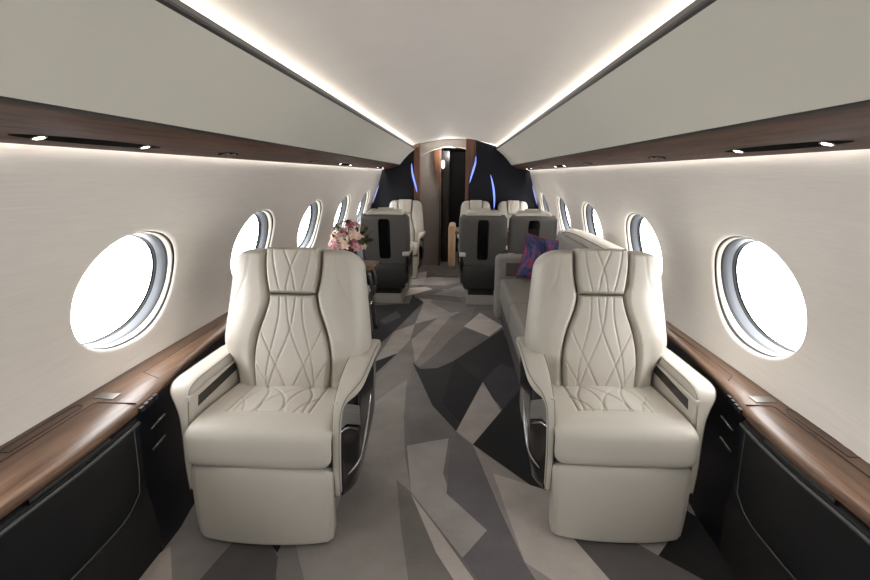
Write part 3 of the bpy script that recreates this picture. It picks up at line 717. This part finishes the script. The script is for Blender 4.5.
CG = 'cream leather lounge chairs'
ch_l = make_chair('lounge_chair', 1); ch_l.location = (-.658, 1.538, 0)
tag(ch_l, 'large cream quilted leather chair facing the camera in front of the flowers', 'chair', CG)
ch_r = make_chair('lounge_chair', -1); ch_r.location = (.698, 1.627, 0); ch_r.scale = (.96, 1, 1)
tag(ch_r, 'large cream quilted leather chair facing the camera in front of the grey sofa', 'chair', CG)
ca, cb = make_chair('lounge_chair', 1, True), make_chair('lounge_chair', -1, True)
def put(src, x, y, rz, sx, label):
    c = copy_tree(src) if src in (ch_l, ch_r) or src.get('label') else src; c.location = (x, y, 0); c.rotation_euler = (0, 0, rz); c.scale = (sx, 1, .97); tag(c, label, 'chair', CG); return c
put(cb, -.715, 5.69, math.pi, .74, 'chair seen from its grey back with black inset, single one past the flowers')
put(ca, .318, 5.69, math.pi, .70, 'chair seen from its grey back, the aisle one of the pair past the sofa')
put(ca, .835, 5.69, math.pi, .70, 'chair seen from its grey back, the window one of the pair behind the pillow')
put(ch_l, -.70, 6.36, 0, .80, 'far cream chair facing the camera beyond the single grey chair back')
put(ch_r, .299, 6.36, 0, .71, 'far cream chair facing the camera next to the aisle, beyond the table')
put(ch_r, .824, 6.36, 0, .71, 'far cream chair facing the camera next to the windows, beyond the table')

# ------------------------------------------------------------------ sofa
so = empty('sofa', (.80, 3.6, 0)); tag(so, 'long grey fabric sofa along the windows behind the near chair', 'sofa')
def sb(nm, x0, x1, y0, y1, z0, z1, mat, b, par=so): return box(nm, x0-.80, x1-.80, y0-3.6, y1-3.6, z0, z1, mat=mat, parent=par, b=b)
sb('base', .495, 1.10, 2.72, 4.66, .0, .30, M['sofa_dark'], .02)
for k in range(2):
    a = 2.72+k*.90; o = sb('seat_cushion', .465, 1.05, a, a+.895, .215, .44, M['sofa'], .035)
arm = sb('armrest', .425, 1.11, 4.515, 4.70, .02, .655, M['sofa'], .05)
sb('arm_inset', .515, 1.02, 4.505, 4.53, .46, .59, M['sofa_dark'], .012, arm)
for k in range(2):
    a = 2.74+k*.885
    pr = [(.90, .44), (.915, .60), (.95, .76), (.975, .86), (1.00, .90), (1.05, .91), (1.10, .88), (1.12, .78), (1.115, .5), (1.10, .44)]
    pr = [tuple(p) for p in catmull(pr, 30)]
    loft('back_cushion', [(x-.80, z) for x, z in pr], a-3.6, a+.88-3.6, M['sofa'], so, n=6, closed=True, smooth=False)
roll = tube('headroll', [(1.045-.80, y-3.6, z) for y, z in ((2.75, .915), (3.2, .92), (3.7, .92), (4.1, .91), (4.42, .87), (4.52, .81))], lambda t: .056*(1-.25*t**6), M['leather'], so, m=16, n=40)
tube('seam', [(.995-.80, y-3.6, z) for y, z in ((2.75, .938), (3.2, .943), (3.7, .943), (4.1, .932), (4.4, .89), (4.5, .83))], .004, M['strip_mid'], roll, m=6, n=40)

# pillow leaning on the far arm of the sofa
pl = empty('throw_pillow', (.845, 4.45, .47)); tag(pl, 'blue and red printed throw pillow leaning on the far arm of the sofa', 'pillow')
n = 40; g = np.linspace(-1, 1, n); V = []
for f_ in (1, -1):
    for b in g:
        for a in g:
            pin = 1-.09*(1-b*b)*abs(a)**3*0-.10*(1-a*a)*(abs(b)**4)
            x = a*.205*(1-.10*(1-b*b)); z = b*.205*(1-.10*(1-a*a)); h = .075*((1-a*a)*(1-b*b))**.42
            V.append((x, -f_*h+.012*math.sin(7*a+2*b)*(1-a*a)*(1-b*b), z))
F = grid_faces(n, n)+[tuple(q+n*n for q in reversed(f)) for f in grid_faces(n, n)]
per = [j for j in range(n)]+[i*n+n-1 for i in range(1, n)]+[(n-1)*n+j for j in range(n-2, -1, -1)]+[i*n for i in range(n-2, 0, -1)]
for a, b in zip(per, per[1:]+per[:1]): F.append((b, a, n*n+a, n*n+b))
cv = link_mesh('pillow_cover', V, F, M['pillow'], pl); fix_normals(cv)
edge = [(V[i][0], 0, V[i][2]) for i in per]
v, f = tube_geo(edge, .008, m=8, closed=True); link_mesh('piping', v, f, M['pillow_red'], cv)
pl.rotation_euler = (math.radians(-14), math.radians(9), math.radians(-12)); pl.location = (.835, 4.34, .655)

# ------------------------------------------------------------------ side table and flowers
tb = empty('side_table', (-.90, 4.07, 0)); tag(tb, 'walnut topped side table carrying the flowers behind the near chair', 'side table')
box('tabletop', -.235, .262, -.15, .15, .610, .645, mat=M['walnut'], parent=tb, b=.008)
box('cabinet_body', -.225, .10, -.13, .13, .0, .610, mat=M['black'], parent=tb, b=.01)
for yy in (-.10, .10):
    tube('leg', [(.20, yy, .60), (.23, yy, .45), (.20, yy, .30), (.22, yy, .02)], .016, M['satin'], tb, m=10, n=16)
tube('stretcher', [(.21, -.10, .30), (.21, .10, .30)], .010, M['chrome'], tb, m=8)
fl = empty('flower_arrangement', (-.875, 4.07, .645)); tag(fl, 'bouquet of pink, cream and wine flowers in a dark vase on the side table', 'flowers')
link_mesh('vase', *lathe_geo([(.04, 0), (.06, .03), (.066, .08), (.05, .13), (.036, .16), (.042, .175), (.034, .175), (.03, .12)], 24), M['vase'], fl)
random.seed(11)
def blossom(c, r, mat, d):
    V, F = [], []
    d = Vector(d).normalized(); q = d.to_track_quat('Z', 'Y')
    for ring, (np_, tilt, rad) in enumerate(((6, 1.15, 1.0), (6, .80, .86), (5, .45, .66), (4, .15, .42))):
        for k in range(np_):
            a0 = 2*math.pi*(k+.5*ring)/np_+random.uniform(-.15, .15); w = 1.3*math.pi/np_*1.25; b = len(V)
            for i in range(5):
                u = i/4
                for j in range(5):
                    t = (j/4-.5)*2; ww = w*(math.sin(math.pi*(.15+.75*u)))*t*.55
                    rr = r*rad*u; ang = a0+ww
                    elev = tilt*u; x = rr*math.sin(elev+.35)*math.cos(ang); y = rr*math.sin(elev+.35)*math.sin(ang); z = rr*math.cos(elev+.2)*.85-.1*r*t*t+random.uniform(-.02, .02)*r
                    V.append(tuple(Vector(c)+q @ Vector((x, y, z))))
            F += [tuple(b+p for p in f) for f in grid_faces(5, 5)]
    return link_mesh('blossom', V, F, mat, fl)
spots = [(-.11, -.06, .24, 'petal_cream', .075), (-.03, -.09, .27, 'petal_pink', .07), (.06, -.08, .25, 'petal_cream', .07), (.115, -.02, .21, 'petal_cream', .062), (.02, -.02, .33, 'petal_rose', .06),
         (-.07, .0, .34, 'petal_wine', .05), (.07, .02, .33, 'petal_pink', .058), (-.14, .02, .29, 'petal_wine', .05), (.0, .07, .29, 'petal_cream', .06), (.11, .06, .27, 'petal_rose', .055), (-.10, .08, .25, 'petal_pink', .06), (.05, -.10, .19, 'petal_rose', .06), (-.06, -.11, .20, 'petal_cream', .06), (.0, -.01, .36, 'petal_wine', .042)]
spots += [(-.09, -.13, .16, 'petal_pink', .055), (.0, -.14, .17, 'petal_cream', .06), (.09, -.12, .15, 'petal_pink', .055), (.14, -.06, .15, 'petal_cream', .05), (-.15, -.06, .17, 'petal_pink', .055), (.04, -.13, .11, 'petal_wine', .045), (-.04, -.12, .10, 'petal_rose', .05)]
for x, y, z, m_, r_ in spots:
    r_ *= .78; x *= .92; z = .02+z*.93
    blossom((x, y, z), r_, M[m_], (x*1.3, y*1.6-.05, .12))
    tube('stem', [(0, 0, .10), (x*.4, y*.4, .17), (x, y, z)], .0035, M['leaf'], fl, m=5, n=8)
V, F = [], []
for k in range(46):
    a = random.uniform(0, 2*math.pi); el = random.uniform(.0, 1.1); rr = random.uniform(.12, .19)
    c = Vector((math.cos(a)*math.cos(el)*rr, math.sin(a)*math.cos(el)*rr, .18+math.sin(el)*rr)); d = (c-Vector((0, 0, .12))).normalized(); u = d.cross(Vector((random.random(), random.random(), random.random()))).normalized()
    l, w = random.uniform(.05, .085), random.uniform(.012, .022); b = len(V); nn = u.cross(d)
    for t, s_ in ((-.5, .1), (-.2, .9), (.1, 1), (.35, .6), (.5, .05)):
        for g_ in (-1, 0, 1): V.append(tuple(c+d*l*t+u*w*s_*g_+nn*(.006*abs(g_)-.01*t*t)))
    F += [tuple(b+p for p in f) for f in grid_faces(5, 3)]
link_mesh('leaves', V, F, M['leaf'], fl)

# ------------------------------------------------------------------ conference table between the facing pairs
ct = empty('conference_table', (.60, 6.03, 0)); tag(ct, 'wooden conference table with tan end panel between the facing pairs of chairs', 'table')
box('tabletop', -.58, .54, -.25, .25, .70, .735, mat=M['walnut'], parent=ct, b=.010)
o = box('end_panel', -.66, -.575, -.25, .25, .30, .80, mat=M['tan'], parent=ct, b=.028)
box('pedestal', -.10, .10, -.12, .12, .0, .70, mat=M['walnut_upright'], parent=ct, b=.01)

# ------------------------------------------------------------------ light
def strip_light(name, x, z, dirx, dirz, energy, w=.03, y0=Y0+.05, y1=Y1-.05, color=(1, .965, .92)):
    l = bpy.data.lights.new(name, 'AREA'); l.shape = 'RECTANGLE'; l.size = y1-y0; l.size_y = w; l.energy = energy; l.color = color
    o = bpy.data.objects.new(name, l); COL.objects.link(o)
    d = Vector((dirx, 0, dirz)).normalized(); X_ = Vector((0, 1, 0)); Z_ = -d; Y_ = Z_.cross(X_)
    m = Matrix((X_, Y_, Z_)).transposed().to_4x4(); m.translation = (x, (y0+y1)/2, z); o.matrix_world = m; return o
COVE, WASH = 9.5, 18
for side in (-1, 1):
    strip_light('cove_light', side*.642, 1.7725, -side*.35, 1, COVE)
    strip_light('wall_wash_light', side*1.050, 1.525, side*.10, -1, WASH, w=.016)
    for c in WIN[side]:
        l = bpy.data.lights.new('window_portal', 'AREA'); l.shape = 'RECTANGLE'; l.size = .66; l.size_y = .52; l.cycles.is_portal = True
        o = bpy.data.objects.new('window_portal', l); COL.objects.link(o)
        d = Vector((-side, 0, 0)); X_ = Vector((0, 1, 0)); Z_ = -d; Y_ = Z_.cross(X_); m = Matrix((X_, Y_, Z_)).transposed().to_4x4(); m.translation = (side*1.38, c, ZC); o.matrix_world = m
w = bpy.data.worlds.new('sky'); S.world = w; w.use_nodes = True
bg = w.node_tree.nodes['Background']; bg.inputs[0].default_value = (1.0, 1.0, 1.0, 1); bg.inputs[1].default_value = 7.6
S.view_settings.view_transform = 'Standard'; S.view_settings.look = 'None'; S.view_settings.gamma = 1; S.view_settings.use_curve_mapping = False
S.view_settings.exposure = .80
